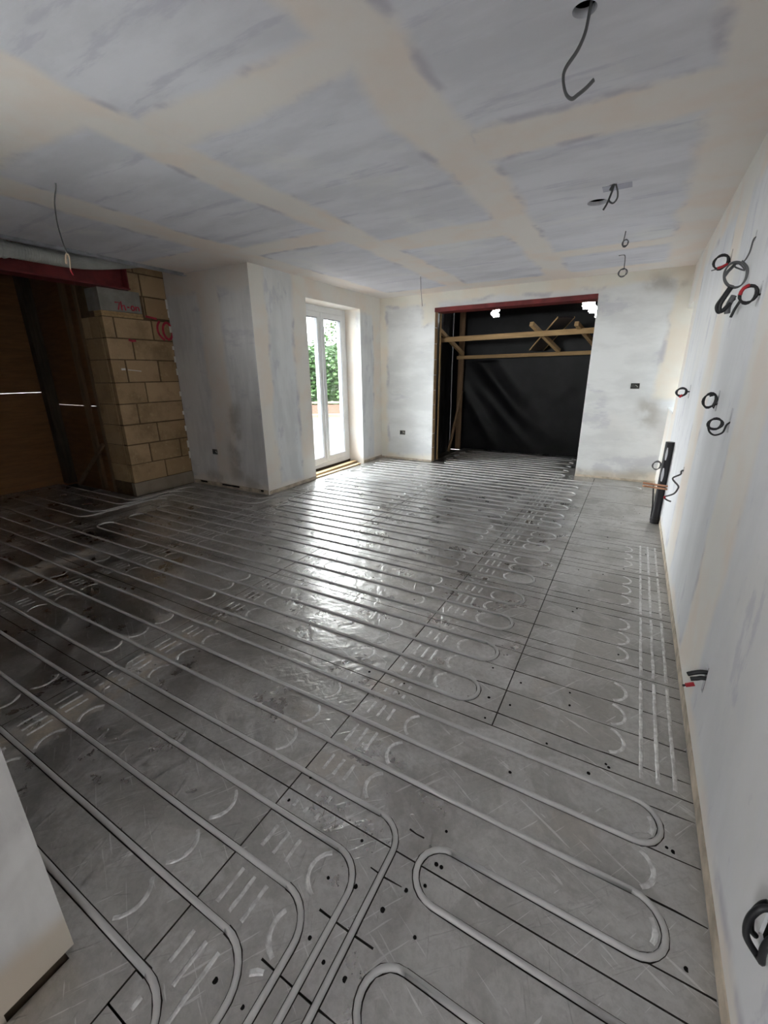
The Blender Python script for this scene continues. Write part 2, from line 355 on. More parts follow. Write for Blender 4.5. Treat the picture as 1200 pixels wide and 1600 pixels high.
# outer leaf of the back wall: brown blocks and a dark closer show in the left reveal
wo_ = add('wall_outer', box(XL-.3, -2.66, YB+.21, YB+.31, -.04, 2.75), M['mortar'], **S)
add('wall_outer', box(-.53, XR, YB+.10, YB+.31, -.04, 2.75), M['mortar'], **S)
add('wall_outer', box(-2.66, -.53, YB+.10, YB+.31, 2.26, 2.75), M['mortar'], **S)
rev = empty('wall_reveal', (-2.64, YB, 0), **S)
for k in range(10):
    z0 = .01+k*.216
    for y0 in (YB+.012, YB+.215):
        if y0 < YB+.1: adopt(rev, add('block', box(-2.655-R.random()*.004, -2.636+R.random()*.004, y0, y0+.085, z0, z0+.208, bev=.003), M['block']))
adopt(rev, add('cavity_closer', box(-2.70, -2.645, YB+.105, YB+.205, 0.0, 2.16), M['black_plastic']))
adopt(rev, add('edge_batten', box(-2.67, -2.635, YB+.208, YB+.240, 0.0, 2.16, bev=.002), M['timber']))
# door wall (left) with french-door opening, recess face and block pier
wl = add('wall_left', box(XL-.32, XL, 3.48, YB+.3, -.04, 2.75), M['wall_left'], **S)
cut(wl, [box(XL-.5, XL+.1, 4.35, 5.535, -.1, 2.195)])
add('trim_left', box(XL-.05, XL+.008, 3.49, 4.345, .003, .042), M['edge_strip'], **S)
add('trim_left', box(XL-.05, XL+.008, 5.54, 6.09, .003, .042), M['edge_strip'], **S)
wc = add('wall_recess', box(-5.4, XL-.001, 3.478, 3.75, -.04, 2.75), M['wall_recess'], **S)
cut(wc, [box(-4.44, -4.345, 3.4, 3.52, .405, .47)])
add('trim_recess', box(-4.85, XL-.01, 3.470, 3.52, .003, .05), M['edge_strip'], **S)
# near-black strips paint the shade of small plaster gaps below the recess face
for x0, x1 in ((-4.72, -4.60), (-4.32, -4.02), (-3.66, -3.62)):
    add('trim_recess', box(x0, x1, 3.466, 3.476, .028, .046), M['hole'], **S)
wn = add('wall_near', box(-6.5, -1.0, .05, .19, .016, 2.75), M['wall_near'], **S)
cut(wn, [box(-2.9, -1.5, -.1, .4, 1.5, 2.2)])  # unseen opening added for fill light
w2 = empty('fill_window', (-2.2, .08, 1.5), **S)  # unseen window added to brighten the recess, pier and ceiling
for nm, a in (('frame_jamb', (-2.9, -2.85, .07, .12, 1.5, 2.2)), ('frame_jamb', (-1.55, -1.5, .07, .12, 1.5, 2.2)), ('frame_head', (-2.85, -1.55, .07, .12, 2.15, 2.2)), ('frame_sill', (-2.85, -1.55, .07, .12, 1.5, 1.55))):
    adopt(w2, add(nm, box(*a), M['upvc']))
adopt(w2, add('glass_pane', box(-2.85, -1.55, .09, .095, 1.55, 2.15), M['glass']))
add('gap_shade_near', box(-6.5, -1.012, .05, .180, -.04, .016), M['stud'], **S)  # dark strip added as painted shade of the gap under the wall
wh = add('wall_hall', box(-1.14, -1.0, -3.8, .05, -.04, 2.75), M['wall_near'], **S)
cut(wh, [box(-1.3, -.9, -3.1, -1.75, .9, 2.1)])  # unseen window opening added to light the hall and foreground
add('wall_hall_end', box(-1.0, XR, -3.75, -3.6, -.04, 2.75), M['wall_near'], **S)
ce = add('ceiling', box(-4.48, XR, -3.7, YB, ZC, ZC+.025), M['ceiling'], **S)
cut(ce, [cyl(-.31, 1.815, 2.3, 2.5, .036), cyl(-.406, 3.59, 2.3, 2.5, .062), cyl(-.30, 3.335, 2.3, 2.5, .024, 12)])
add('trim_ceiling', box(-.36, -.20, 3.33, 3.42, ZC-.0015, ZC+.001), plain('bare_board_patch', (.42, .42, .50), .85), **S)
add('roof', box(-6.7, XL-.32, .05, 3.75, 2.75, 2.9), M['hole'], **S)
add('roof', box(XL-.32, XR+.3, .05, YB+.31, 2.75, 2.9), M['hole'], **S)
add('roof', box(-1.14, XR+.3, -3.8, .05, 2.75, 2.9), M['hole'], **S)
add('wall_light_block', box(1.35, 1.5, 2.5, 10, -.2, 3.4), plain('light_block_grey', (.22, .21, .20), .9), **S)  # unseen wall added to hold back sky light at the right window

# block pier: mortar core, every block its own part
bm = bmesh.new(); bx(bm, -5.27, -4.877, 2.712, 3.478, -.04, 1.95); bx(bm, -5.27, -4.877, 3.03, 3.478, 1.95, 2.75); bx(bm, -5.27, -5.02, 2.712, 3.03, 1.95, 2.75)
wp = add('wall_pier', bm, M['mortar'], **S)
def block(x0, x1, y0, y1, z0, z1, m='block', name='block'):
    o = add(name, box(x0, x1, y0, y1, z0, z1, bev=.004), M[m], wp); return o
courses = [(.16, .362, [3.12]), (.368, .585, [2.96, 3.36]), (.593, .81, [3.10]), (.818, 1.035, [2.90]), (1.043, 1.262, [3.04]), (1.27, 1.50, [2.86, 3.24]),
           (1.508, 1.715, [2.98]), (1.723, 1.925, [2.82, 3.24])]
Y0, Y1 = 2.70, 3.478
def face_row(z0, z1, js, y0=Y0):
    ys = [y0] + js + [Y1]
    for a, b in zip(ys, ys[1:]):
        d = R.random()*.005
        block(-4.93, -4.868-d, a+.006+R.random()*.004, b-.006-R.random()*.004, z0+R.random()*.004, z1-R.random()*.005)
for z0, z1, js in courses: face_row(z0, z1, js)
for z0, z1, js in ((1.952, 2.16, [3.19]), (2.17, 2.385, [3.18]), (2.393, 2.6, [3.12])):
    face_row(z0, z1, js[:], 3.17 if z0 < 2.1 else 3.03)
add('plinth_course', box(-4.93, -4.866, Y0, Y1, .002, .152, bev=.004), M['padstone'], wp).data.materials[0] = plain('grey_base_render', (.29, .245, .19), .95, bump=.3)
ps = add('padstone', box(-5.1, -4.862, 2.705, 3.145, 1.985, 2.197, bev=.004), M['padstone'], wp)
for k in range(2): add('packing_slate', box(-5.0, -4.864-.003*k, 2.705, 3.15, 1.93+k*.027, 1.954+k*.027, bev=.002), M['timber'], wp)
# side face blocks (dark reveal)
for i, (z0, z1, js) in enumerate(courses):
    xs = [-5.265, -5.265+(.14 if i % 2 else .30), -4.935]
    for a, b in zip(xs, xs[1:]): block(a+.004, b-.004, 2.698+R.random()*.004, 2.76, z0, z1)
# painted marks: ring, lettering on the padstone, white dashes (raised a hair above the block)
def ribbon(pts, wd, x=-4.8595):
    bm = bmesh.new(); P = [Vector((0, *p)) for p in pts]; rows = []
    for i, p in enumerate(P):
        t = (P[min(i+1, len(P)-1)]-P[max(i-1, 0)]).normalized(); nn = Vector((0, -t.z, t.y))
        rows.append([bm.verts.new((x, p.y+nn.y*wd*s_, p.z+nn.z*wd*s_)) for s_ in (-.5, .5)] + [bm.verts.new((x-.0025, p.y+nn.y*wd*s_, p.z+nn.z*wd*s_)) for s_ in (.5, -.5)])
    for a, b in zip(rows, rows[1:]):
        for j in range(4): bm.faces.new((a[j], a[(j+1) % 4], b[(j+1) % 4], b[j]))
    bm.faces.new(rows[0][::-1]); bm.faces.new(rows[-1]); return bm
XM = -4.8655
ring = lambda cy, cz, ry, rz, a0=0, a1=2*PI, n=20: [(cy+ry*math.cos(a0+(a1-a0)*i/n), cz+rz*math.sin(a0+(a1-a0)*i/n)) for i in range(n+1)]
add('painted_mark', ribbon(ring(3.425, 1.83, .058, .090), .026, XM), M['paint_red'], wp)
add('painted_mark', ribbon(ring(3.415, 1.84, .115, .115, PI*.72, PI*1.38, 12), .024, XM), M['paint_red'], wp)
add('painted_mark', ribbon([(3.18, 1.965), (3.25, 1.958), (3.31, 1.95)], .02, XM), M['paint_red'], wp)
add('painted_mark', ribbon([(2.94, 1.71), (2.98, 1.70), (3.02, 1.705)], .022, XM), M['paint_red'], wp)
for p in ([(2.86, 2.07), (2.91, 2.072), (2.885, 2.00)], [(2.925, 2.085), (2.925, 2.0)], [(2.925, 2.04), (2.955, 2.05), (2.965, 2.0)], [(2.985, 2.035), (3.01, 2.035)],
          ring(3.045, 2.03, .018, .022, n=10), [(3.08, 2.05), (3.08, 2.01)], [(3.08, 2.045), (3.11, 2.045), (3.115, 2.01)]):
    add('painted_letter', ribbon(p, .013, -4.8585), M['paint_red'], wp)
add('painted_mark', ribbon([(2.80, 1.405), (2.845, 1.407)], .02, XM), M['chalk'], wp)
add('painted_mark', ribbon([(2.87, 1.40), (2.95, 1.393), (3.02, 1.385)], .007, XM), M['chalk'], wp)
for z in (2.05, 1.95, 1.78, 1.58, 1.44, 1.30, 1.06, .84, .62, .44, .3):
    add('plaster_snot', box(-4.872, -4.863, 3.462-R.random()*.012, 3.476, z+R.random()*.05, z+.07+R.random()*.05, bev=.003), M['chalk'], wp)

# ------------------------------------------------------------------ FLOOR: foil boards with cut pipe grooves
Ylines = [.25+.15*k for k in range(-6, 60)]
pipes = []      # (name suffix label, points)
def arc(cx, cy, r, a0, a1, n=12): return [(cx+r*math.cos(a0+(a1-a0)*i/n), cy+r*math.sin(a0+(a1-a0)*i/n)) for i in range(n+1)]
def densify(pts, step=.2, wob=.0007):
    out = []
    for a, b in zip(pts, pts[1:]):
        L = math.hypot(b[0]-a[0], b[1]-a[1]); n = max(1, int(L/step)); j = wob if L > .3 else 0
        for i in range(n):
            t = i/n; out.append((a[0]+(b[0]-a[0])*t + R.uniform(-j, j)*(i > 0), a[1]+(b[1]-a[1])*t + R.uniform(-j, j)*(i > 0)))
    out.append(pts[-1]); return out
r_ = .075
def serp(y_start, n, xr, xl, first='R', xs=None):
    """points of a serpentine that starts at its left (or right) end and makes n runs"""
    pts = []; y = y_start; d = 1 if first == 'R' else -1
    for i in range(n):
        xa, xb = (xl+r_, xr-r_) if d > 0 else (xr-r_, xl+r_)
        if i == 0 and xs is not None: xa = xs
        pts += [(xa, y), (xb, y)]
        if i < n-1:
            c = (xb, y+r_)
            pts += arc(c[0], c[1], r_, -PI/2, PI/2) if d > 0 else arc(c[0], c[1], r_, -PI/2, -3*PI/2)
        y += .15; d = -d
    return pts
XF = -6.28
def bend_down(y, x, rr=.10): return [(XF, y)] + [(x-rr, y)] + arc(x-rr, y-rr, rr, PI/2, 0, 8) + [(x+.015, -.6), (x+.02, -2.2)]
def stub_line(y, x, rr): return bend_down(y, x, rr)
def pipe_add(label, pts): pipes.append((label, densify(pts)))
def nd(lst): return lst
P1 = [(-1.62, .25), (-.80, .25)] + arc(-.80, .13, .12, PI/2, 0, 8) + [(-.675, -.6), (-.67, -2.2)]
pipe_add('nearest bent grey heating pipe beside the white wall corner', P1)
for yy, xx, rr, lb in ((.40, -.595, .11, 'second bent grey heating pipe out from the near wall corner'), (.55, -.535, .10, 'third bent grey heating pipe out from the near wall corner'),
                       (.70, -.480, .09, 'fourth bent grey heating pipe out from the near wall corner'), (.85, -.425, .085, 'outermost bent grey heating pipe, next to the oval pipe loop')):
    pipe_add(lb, bend_down(yy, xx, rr))
# foreground loop: comes in at y 1.0, turns back three times
xr0 = .262; xl0 = -.345
fg = [(XF, 1.0), (xr0-r_, 1.0)] + arc(xr0-r_, .925, r_, PI/2, -PI/2) + [(xl0+r_, .85)] + arc(xl0+r_, .775, r_, PI/2, 3*PI/2) + [(xr0-r_, .70)] + \
     arc(xr0-r_, .625, r_, PI/2, -PI/2) + [(xl0+r_, .55)] + arc(xl0+r_, .475, r_, PI/2, 3*PI/2) + [(.10, .40)] + arc(.10, .30, .10, PI/2, 0, 8) + [(.2, -.6), (.2, -2.2)]
pipe_add('grey heating pipe folded into the closed oval loop in the foreground', fg)
pipe_add('grey heating pipe with one long U-turn near the right wall', [(XF, 1.15), (xr0-r_, 1.15)] + arc(xr0-r_, 1.225, r_, -PI/2, PI/2) + [(XF, 1.30)])
xr1, xl1 = -.41, -4.235
pipe_add('grey heating pipe whose U-turn is the nearest of the row down the middle', [(XF, 1.45), (xr1-r_, 1.45)] + arc(xr1-r_, 1.525, r_, -PI/2, PI/2) + [(XF, 1.60)])
# serpentine with three left and four right turns; its last run feeds the bundle by the block pier
def bundle(yl, xb, yr): return [(XF, yl), (xb-.12, yl)] + arc(xb-.12, yl+.12, .12, -PI/2, 0, 8) + [(xb, yr-.14)] + arc(xb+.14, yr-.14, .14, PI, PI/2, 8)
sp = serp(1.75, 8, xr1, xl1, xs=XF)[:-1]
sp = sp + [(-4.45, 2.80)] + arc(-4.45, 2.66, .14, PI/2, PI, 8) + [(-4.59, 2.10)] + arc(-4.71, 2.10, .12, 0, -PI/2, 8) + [(XF, 1.98)]
pipe_add('grey serpentine heating pipe with rounded left ends in the middle of the floor', sp)
q = bundle(2.13, -4.64, 2.95) + [(xr1-r_, 2.95)] + arc(xr1-r_, 3.025, r_, -PI/2, PI/2) + [(-3.05, 3.10)] + arc(-3.05, 3.175, r_, -PI/2, -3*PI/2) + [(xr1-r_, 3.25)] + \
    arc(xr1-r_, 3.325, r_, -PI/2, PI/2) + [(-3.13, 3.40)] + arc(-3.13, 3.50, .10, -PI/2, -PI, 6) + [(-3.23, 3.75)] + arc(-3.13, 3.75, .10, PI, PI/2, 6) + [(xr1-r_, 3.85)] + \
    arc(xr1-r_, 3.925, r_, -PI/2, PI/2) + [(-3.1, 4.0)] + arc(-3.1, 4.075, r_, -PI/2, -3*PI/2)
y = 4.15; d = 1
while y < 5.4:
    if d > 0: q += [(xr1-r_-.02, y)] + arc(xr1-r_-.02, y+r_, r_, -PI/2, PI/2)
    else: q += [(-3.34, y)] + arc(-3.34, y+r_, r_, -PI/2, -3*PI/2)
    y += .15; d = -d
q += [(.14, 5.50)] if False else [(-3.34, 5.50)] if d < 0 else []
pipe_add('grey serpentine heating pipe of the far floor, level with the french door', q)
q2 = bundle(2.42, -4.69, 3.12) + [(-3.52, 3.12)] + arc(-3.52, 3.24, .12, -PI/2, 0, 8) + [(-3.40, 3.43)] + arc(-3.28, 3.43, .12, PI, PI/2, 8) + [(xr1-r_, 3.55)] + arc(xr1-r_, 3.625, r_, -PI/2, PI/2) + \
     [(-3.33, 3.70)] + arc(-3.33, 3.57, .13, PI/2, PI, 8) + [(-3.46, 3.42)] + arc(-3.58, 3.42, .12, 0, -PI/2, 8) + [(-4.60, 3.30)] + arc(-4.60, 3.16, .14, PI/2, PI, 8) + [(-4.74, 2.69)] + arc(-4.86, 2.69, .12, 0, -PI/2, 8) + [(XF, 2.57)]
pipe_add('grey heating pipe bent in a bundle round the block pier and white column corner', q2)
q3 = [(-3.40, 5.65), (.15, 5.65)] + arc(.15, 5.725, r_, -PI/2, PI/2) + [(-3.40, 5.80)]
pipe_add('grey heating pipe with a long U-turn under the right part of the back wall', q3)
q4 = serp(6.10, 9, -.66, -2.52, xs=-2.45)
q4 = [(-3.30, 5.95), (-.74, 5.95)] + arc(-.74, 6.025, r_, -PI/2, PI/2) + [(-2.36, 6.10)] + arc(-2.36, 6.175, r_, -PI/2, -3*PI/2) + serp(6.25, 8, -.66, -2.52)
pipe_add('grey serpentine heating pipe on the floor inside the black sheeted opening', q4)

def clip_runs(pts, x0, x1, y0, y1, m=.06):
    runs = []; cur = []
    for a, b in zip(pts, pts[1:]):
        inside = not (max(a[0], b[0]) < x0-m or min(a[0], b[0]) > x1+m or max(a[1], b[1]) < y0-m or min(a[1], b[1]) > y1+m)
        if inside:
            if not cur: cur = [a]
            cur.append(b)
        elif cur: runs.append(cur); cur = []
    if cur: runs.append(cur)
    return runs
# free grooves: knife slits in the foil right of the turns
slits = []
def slit(y, xa, xb):
    p = []; n = max(2, int((xb-xa)/.05))
    for i in range(n+1): p.append((xa+(xb-xa)*i/n, y+R.uniform(-.0022, .0022), R.uniform(.0010, .0034)))
    slits.append(p)
for k, yy in enumerate(Ylines):
    if yy < .3 or yy > 5.9: continue
    if yy < 1.4:
        if yy < .9: slit(yy, {.40: -.585, .55: -.525, .70: -.46, .85: -.41}[round(yy, 2)], -.36)
        slit(yy, .215, XR-.005)
    else: slit(yy, -.455, XR-.005) if yy < 4.2 else slit(yy, -.44, -.1)
def slit_bm(p, x0, x1):
    q = [t for t in p if x0-.06 <= t[0] <= x1+.06]
    if len(q) < 2: return None
    bm = bmesh.new(); rows = []
    for x, yy, hw in q: rows.append([bm.verts.new((x, yy-hw, -.014)), bm.verts.new((x, yy+hw, -.014)), bm.verts.new((x, yy+hw, .02)), bm.verts.new((x, yy-hw, .02))])
    for a, b in zip(rows, rows[1:]):
        for j in range(4): bm.faces.new((a[j], a[(j+1) % 4], b[(j+1) % 4], b[j]))
    bm.faces.new(rows[0][::-1]); bm.faces.new(rows[-1]); return bm
def ridge(bm, pts, wd=.017, h=.0011, z=0):
    P = [Vector((*p, 0)) for p in pts]; rows = []
    for i, p in enumerate(P):
        t = (P[min(i+1, len(P)-1)]-P[max(i-1, 0)]).normalized(); nn = Vector((-t.y, t.x, 0)); hh = 2.0*h*R.uniform(.5, 1.3); ww = wd*R.uniform(.85, 1.15)
        rows.append([bm.verts.new((p.x+nn.x*ww*f, p.y+nn.y*ww*f, z+(hh if abs(f) < .4 else -.0004))) for f in (-.5, -.22, .22, .5)])
    for a, b in zip(rows, rows[1:]):
        for j in range(3): bm.faces.new((a[j], a[j+1], b[j+1], b[j])).material_index = 1
def pipe_near(x, y, m=.02):
    for _, p in pipes:
        for a, b in zip(p, p[1:]):
            if min(a[0], b[0])-m > x or max(a[0], b[0])+m < x or min(a[1], b[1])-m > y or max(a[1], b[1])+m < y: continue
            dx, dy = b[0]-a[0], b[1]-a[1]; L = dx*dx+dy*dy or 1e-9; t = max(0, min(1, ((x-a[0])*dx+(y-a[1])*dy)/L))
            if math.hypot(a[0]+dx*t-x, a[1]+dy*t-y) < m: return True
    return False
def split_free(pts):
    out = []; cur = []
    for p in pts:
        if pipe_near(*p): 
            if len(cur) > 1: out.append(cur)
            cur = []
        else: cur.append(p)
    if len(cur) > 1: out.append(cur)
    return out
HOLES = [(-.55, .62), (-.47, .64), (-.51, .49), (-.45, .47), (-.39, .47), (-.65, .32), (-.56, .32), (-.52, .75), (-.38, .63), (-.30, .80), (-.305, .735), (-.285, .80), (-.345, .70), (-.28, .62),
         (.30, .88), (.29, 1.17), (.275, 1.175), (.10, 1.40), (.11, 1.39), (-.10, 1.39), (-.26, 1.68), (-.27, 1.52), (-.34, 1.40), (-.36, 1.52), (-.86, 1.30), (-.83, 1.28), (-.79, .84), (-.8, .74),
         (-.05, 1.64), (-.06, 1.72), (-.40, 1.72), (-.9, 1.41), (-.31, .9), (-.19, 1.2), (.05, 1.33), (-.95, 1.45), (-.72, 1.42)]
nb = 0
def board(x0, x1, y0, y1, kind):
    global nb
    g = .0022; z = R.uniform(-.0012, 0)
    o = add('insulation_board', box(x0+g, x1-g, y0+g, y1-g, -.038, z), M['foil'], floor)
    cs = []
    for _, p in pipes:
        for run in clip_runs(p, x0, x1, y0, y1):
            bm = bmesh.new(); tube(bm, [(a, b, .002) for a, b in run], lambda i: .0106+R.random()*.0028, 6); cs.append(bm)
    for p in slits:
        if y0-.01 < p[0][1] < y1+.01:
            b = slit_bm(p, x0, x1)
            if b: cs.append(b)
    if cs: cut(o, cs)
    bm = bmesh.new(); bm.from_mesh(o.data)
    for f in bm.faces:                       # cut faces and edges: foam core, colour darkened for the shade in grooves
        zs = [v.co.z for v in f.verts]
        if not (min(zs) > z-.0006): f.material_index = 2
    ys = [yy for yy in Ylines if y0-.01 < yy < y1+.01]
    L = []; arcsL = []; arcsR = []
    if kind in ('full', 'left'): L = [x0+.055, x0+.10, x0+.145]; arcsL = [x0+.22]
    if kind == 'full': arcsR = [x1-.12]
    if kind == 'right': L = [x1-.05, x1-.10, x1-.15]; arcsR = [x1-.205]
    for xl in L:
        for s_ in split_free([(xl+R.uniform(-.001, .001), y0+.02+(y1-y0-.04)*i/24) for i in range(25)]): ridge(bm, s_, .014, .0010, z)
    for ax, sg in [(a, -1) for a in arcsL] + [(a, 1) for a in arcsR]:
        c0 = ax - sg*.07
        for yy in [y_+.075 for y_ in ys[:-1]]:
            a0, a1 = (-1.25, 1.25) if sg > 0 else (PI+1.25, PI-1.25)
            pts = [(c0+.07*math.cos(a0+(a1-a0)*i/10), yy+.064*math.sin(a0+(a1-a0)*i/10)) for i in range(11)]
            pts = [p for p in pts if x0 < p[0] < x1]
            for s_ in split_free(pts): ridge(bm, s_, .015, .0011, z)
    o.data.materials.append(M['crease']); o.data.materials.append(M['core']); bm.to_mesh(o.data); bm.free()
    hs = [h for h in HOLES if x0 < h[0] < x1 and y0 < h[1] < y1]
    if not hs and y0 > 1 and y0 < 4.5 and x0 > -3:
        hs = [(R.uniform(x0+.04, x1-.04), R.uniform(y0+.04, y1-.04)) for _ in range(3)]; hs = [h for h in hs if not pipe_near(*h, .03)]
    for hx, hy in hs:
        b = bmesh.new(); rr = R.uniform(.0045, .0070); tube(b, [(hx, hy, -.006), (hx+R.uniform(-.002, .002), hy, z+.0009)], rr, 9)
        add('fixing_hole', b, M['hole'], o)
    nb += 1
rows = [.775+.6*j for j in range(-5, 9)]
for y0 in rows:
    y1 = y0+.6
    if y0 > 6.0: continue
    y1c = min(y1, YB)
    if y1 < .1:                      # hall behind the camera
        board(-.995, XR, max(y0, -2.2), y1, 'plain'); continue
    for k in range(-5, 1):
        x0, x1 = -.83+1.2*k, -.83+1.2*(k+1)
        if y0 < .19:
            if x1 < -1.0 or k < 0:
                board(max(x0, -6.38), x1, .192, y1, 'full' if x0 > -6 else 'plain')
            else: board(x0, XR, y0, y1, 'full'); board(-.995, x0, y0, .19, 'plain')
            continue
        xmin = -6.39 if y0 < 2.2 else -4.86 if y0 < 3.4 else XL
        yy1 = y1c
        if x1 < xmin+.02: continue
        x0 = max(x0, -6.39)
        if y0 > 2.1 and y0 < 2.9 and x0 < -4.86:     # strip in front of the pier
            board(max(x0, -6.39), min(x1, -4.86), y0, 2.69 if x1 > -5.27 else 2.77, 'plain')
            if x1 > -4.86: board(-4.86, x1, y0, y1, 'full')
            continue
        if y0 > 2.9 and y0 < 3.4 and x1 > -4.9 and x0 < XL-.02:   # runs up to the recess face
            board(max(x0, -4.86), min(x1, XL), y0, 3.468, 'plain')
            if x1 > XL+.02: board(XL, x1, y0, y1, 'plain')
            continue
        if x0 < XL: x0 = max(x0, XL if y0 > 3.3 else x0)
        if k == 0:
            if y0 < 1.3: board(x0, XR, y0, yy1, 'full')
            else: board(x0, -.305, y0, yy1, 'left'); board(-.305, XR, y0, yy1, 'right' if y0 < 3.6 else 'plain')
        else: board(x0, x1, y0, yy1, 'full')
# missing left strip of the hall row: x -1.0 to -0.83 in front of the stub end
for j, (x0, x1) in enumerate(((-2.64, -1.43), (-1.43, -.53))):
    for y0 in (6.10, 6.70, 7.30): board(x0, x1, y0 if y0 > 6.1 else YB, min(y0+.6, 7.60), 'plain')

for lb, p in pipes:
    bm = bmesh.new(); tube(bm, [(a, b, .001) for a, b in p], .0080, 10)
    add('heating_pipe', bm, M['pipe'], None, True, label=lb, category='pipe', group='underfloor heating pipes')

# ------------------------------------------------------------------ FRENCH DOOR and timber sill
dr = empty('door_1', (-3.80, 4.94, .05), **S)
XD0, XD1 = -3.862, -3.795
def dpart(name, bm, m, parent=None):
    o = add(name, bm, m)
    if parent is None: adopt(dr, o)
    else: o.parent = parent; o.location = (0, 0, 0)
    return o
for nm, a in (('frame_jamb', (XD0, XD1, 4.352, 4.42, .05, 2.19)), ('frame_jamb', (XD0, XD1, 5.465, 5.533, .05, 2.19)), ('frame_head', (XD0, XD1, 4.42, 5.465, 2.115, 2.19)), ('frame_sill', (XD0, XD1+.01, 4.42, 5.465, .05, .105))):
    dpart(nm, box(*a, bev=.004), M['upvc'])
for y0, y1 in ((4.424, 4.935), (4.945, 5.461)):
    bm = bmesh.new(); st = .062
    for a in ((y0, y0+st, .11, 2.11), (y1-st, y1, .11, 2.11), (y0+st, y1-st, .11, .185), (y0+st, y1-st, 2.045, 2.11)):
        bx(bm, XD0+.004, XD1+.012, a[0], a[1], a[2], a[3])
    lf = add('door_leaf', bm, M['upvc']); adopt(dr, lf)
    bm = bmesh.new()
    for a in ((y0+st-.001, y0+st+.009, .183, 2.047), (y1-st-.009, y1-st+.001, .183, 2.047), (y0+st, y1-st, .183, .192), (y0+st, y1-st, 2.037, 2.047)): bx(bm, -3.835, -3.79, *a)
    g1 = add('glazing_seal', bm, M['seal'], lf); g1.location = (3.80, -4.94, -.05)
    g2 = add('glass_pane', box(-3.832, -3.826, y0+st, y1-st, .185, 2.045), M['glass'], lf); g2.location = (3.80, -4.94, -.05)
    for ob in (g1, g2): ob.location = -lf.matrix_basis.translation - dr.location
add('trim_sill', box(-3.86, -3.79, 4.352, 5.533, .0, .05), M['stud'], **S)
add('timber_plank', beam((-3.66, 4.36, .019), (-3.69, 5.52, .019), .085, .034), M['pale_wood'], label='pale timber plank lying on the sill under the french door', category='plank')
add('timber_plank', beam((-3.58, 4.37, .009), (-3.565, 5.45, .009), .06, .016), M['pale_wood'], label='thin pale batten edging the foil floor at the french door', category='plank')

# ------------------------------------------------------------------ window in the right wall
wn1 = empty('window_1', (.60, 5.67, .905), **S)
for nm, a in (('frame_jamb', (.60, .655, 5.351, 5.41, .906, 1.974)), ('frame_jamb', (.60, .655, 6.045, 6.099, .906, 1.974)), ('frame_head', (.60, .655, 5.41, 6.045, 1.915, 1.974)), ('frame_sill', (.60, .655, 5.41, 6.045, .906, .965))):
    adopt(wn1, add(nm, box(*a, bev=.004), M['upvc']))
adopt(wn1, add('glass_pane', box(.624, .630, 5.41, 6.045, .965, 1.915), M['glass']))
adopt(wn1, add('window_board', box(XR-.004, .60, 5.352, 6.098, .906, .922, bev=.003), M['upvc']))

# ------------------------------------------------------------------ BACK OPENING: red lintel, timber shelter, polythene
add('steel_lintel', box(-2.64, -.552, YB-.004, YB+.30, 2.158, 2.169), M['steel_red'], label='red oxide steel lintel plate over the dark back opening', category='lintel')
ad = bpy.data.objects['steel_lintel']
add('front_flange', box(-2.64, -.552, YB-.012, YB-.002, 2.150, 2.205, bev=.002), M['steel_red'], ad)
sh = empty('timber_shelter', (-1.7, 6.9, 0), label='sawn timber shelter frame nailed up inside the dark back opening', category='frame')
def sp_(name, bm, m='timber'): o = add(name, bm, M[m]); adopt(sh, o); return o
sp_('post', box(-2.745, -2.655, 7.40, 7.45, 0, 2.30, bev=.003), 'timber_dark')
sp_('post', box(-.40, -.31, 7.40, 7.45, 0, 2.30, bev=.003), 'timber_dark')
sp_('cross_beam', beam((-2.74, 6.6, 1.815), (-.32, 6.6, 1.845), .045, .070))
sp_('cross_beam', beam((-2.76, 7.38, 1.575), (-.32, 7.38, 1.60), .045, .055))
sp_('rafter', beam((-2.68, 6.40, 1.935), (-2.66, 7.40, 1.63), .045, .06))
sp_('rafter', beam((-1.37, 6.46, 1.955), (-1.12, 7.36, 1.635), .055, .055))
sp_('rafter', beam((-.80, 6.46, 1.925), (-.60, 7.36, 1.665), .055, .055))
lb_ = add('loose_board', beam((-.93, 6.42, 2.005), (-1.45, 7.36, 1.655), .21, .018), M['black_plastic'], label='dark board with pale edges lying across the shelter rafters', category='board')
for s_ in (-1, 1):
    d_ = Vector((-.52, .94, -.35)).normalized(); sd = d_.cross(Vector((0, 0, 1))).normalized()*.109*s_
    add('pale_edge', beam(Vector((-.93, 6.42, 2.005))+sd, Vector((-1.45, 7.36, 1.655))+sd, .008, .020, bev=0), M['timber'], lb_)
add('leaning_timber', beam((-2.70, 6.98, .02), (-2.63, 7.33, 1.02), .05, .035, (1, 0, 0)), M['timber_dark'], label='short timber batten leaning on the left side of the dark opening', category='batten')
def sheet(name, fn, nu, nv, holes=()):
    bm = bmesh.new(); g = [[bm.verts.new(fn(i/nu, j/nv)) for j in range(nv+1)] for i in range(nu+1)]
    for i in range(nu):
        for j in range(nv):
            c = Vector(fn((i+.5)/nu, (j+.5)/nv))
            if any(abs(c.x-h[0]+R.uniform(-.012, .012)) < h[2] and abs(c.z-h[1]+R.uniform(-.01, .01)) < h[3] for h in holes): continue
            bm.faces.new((g[i][j], g[i+1][j], g[i+1][j+1], g[i][j+1]))
    return bm
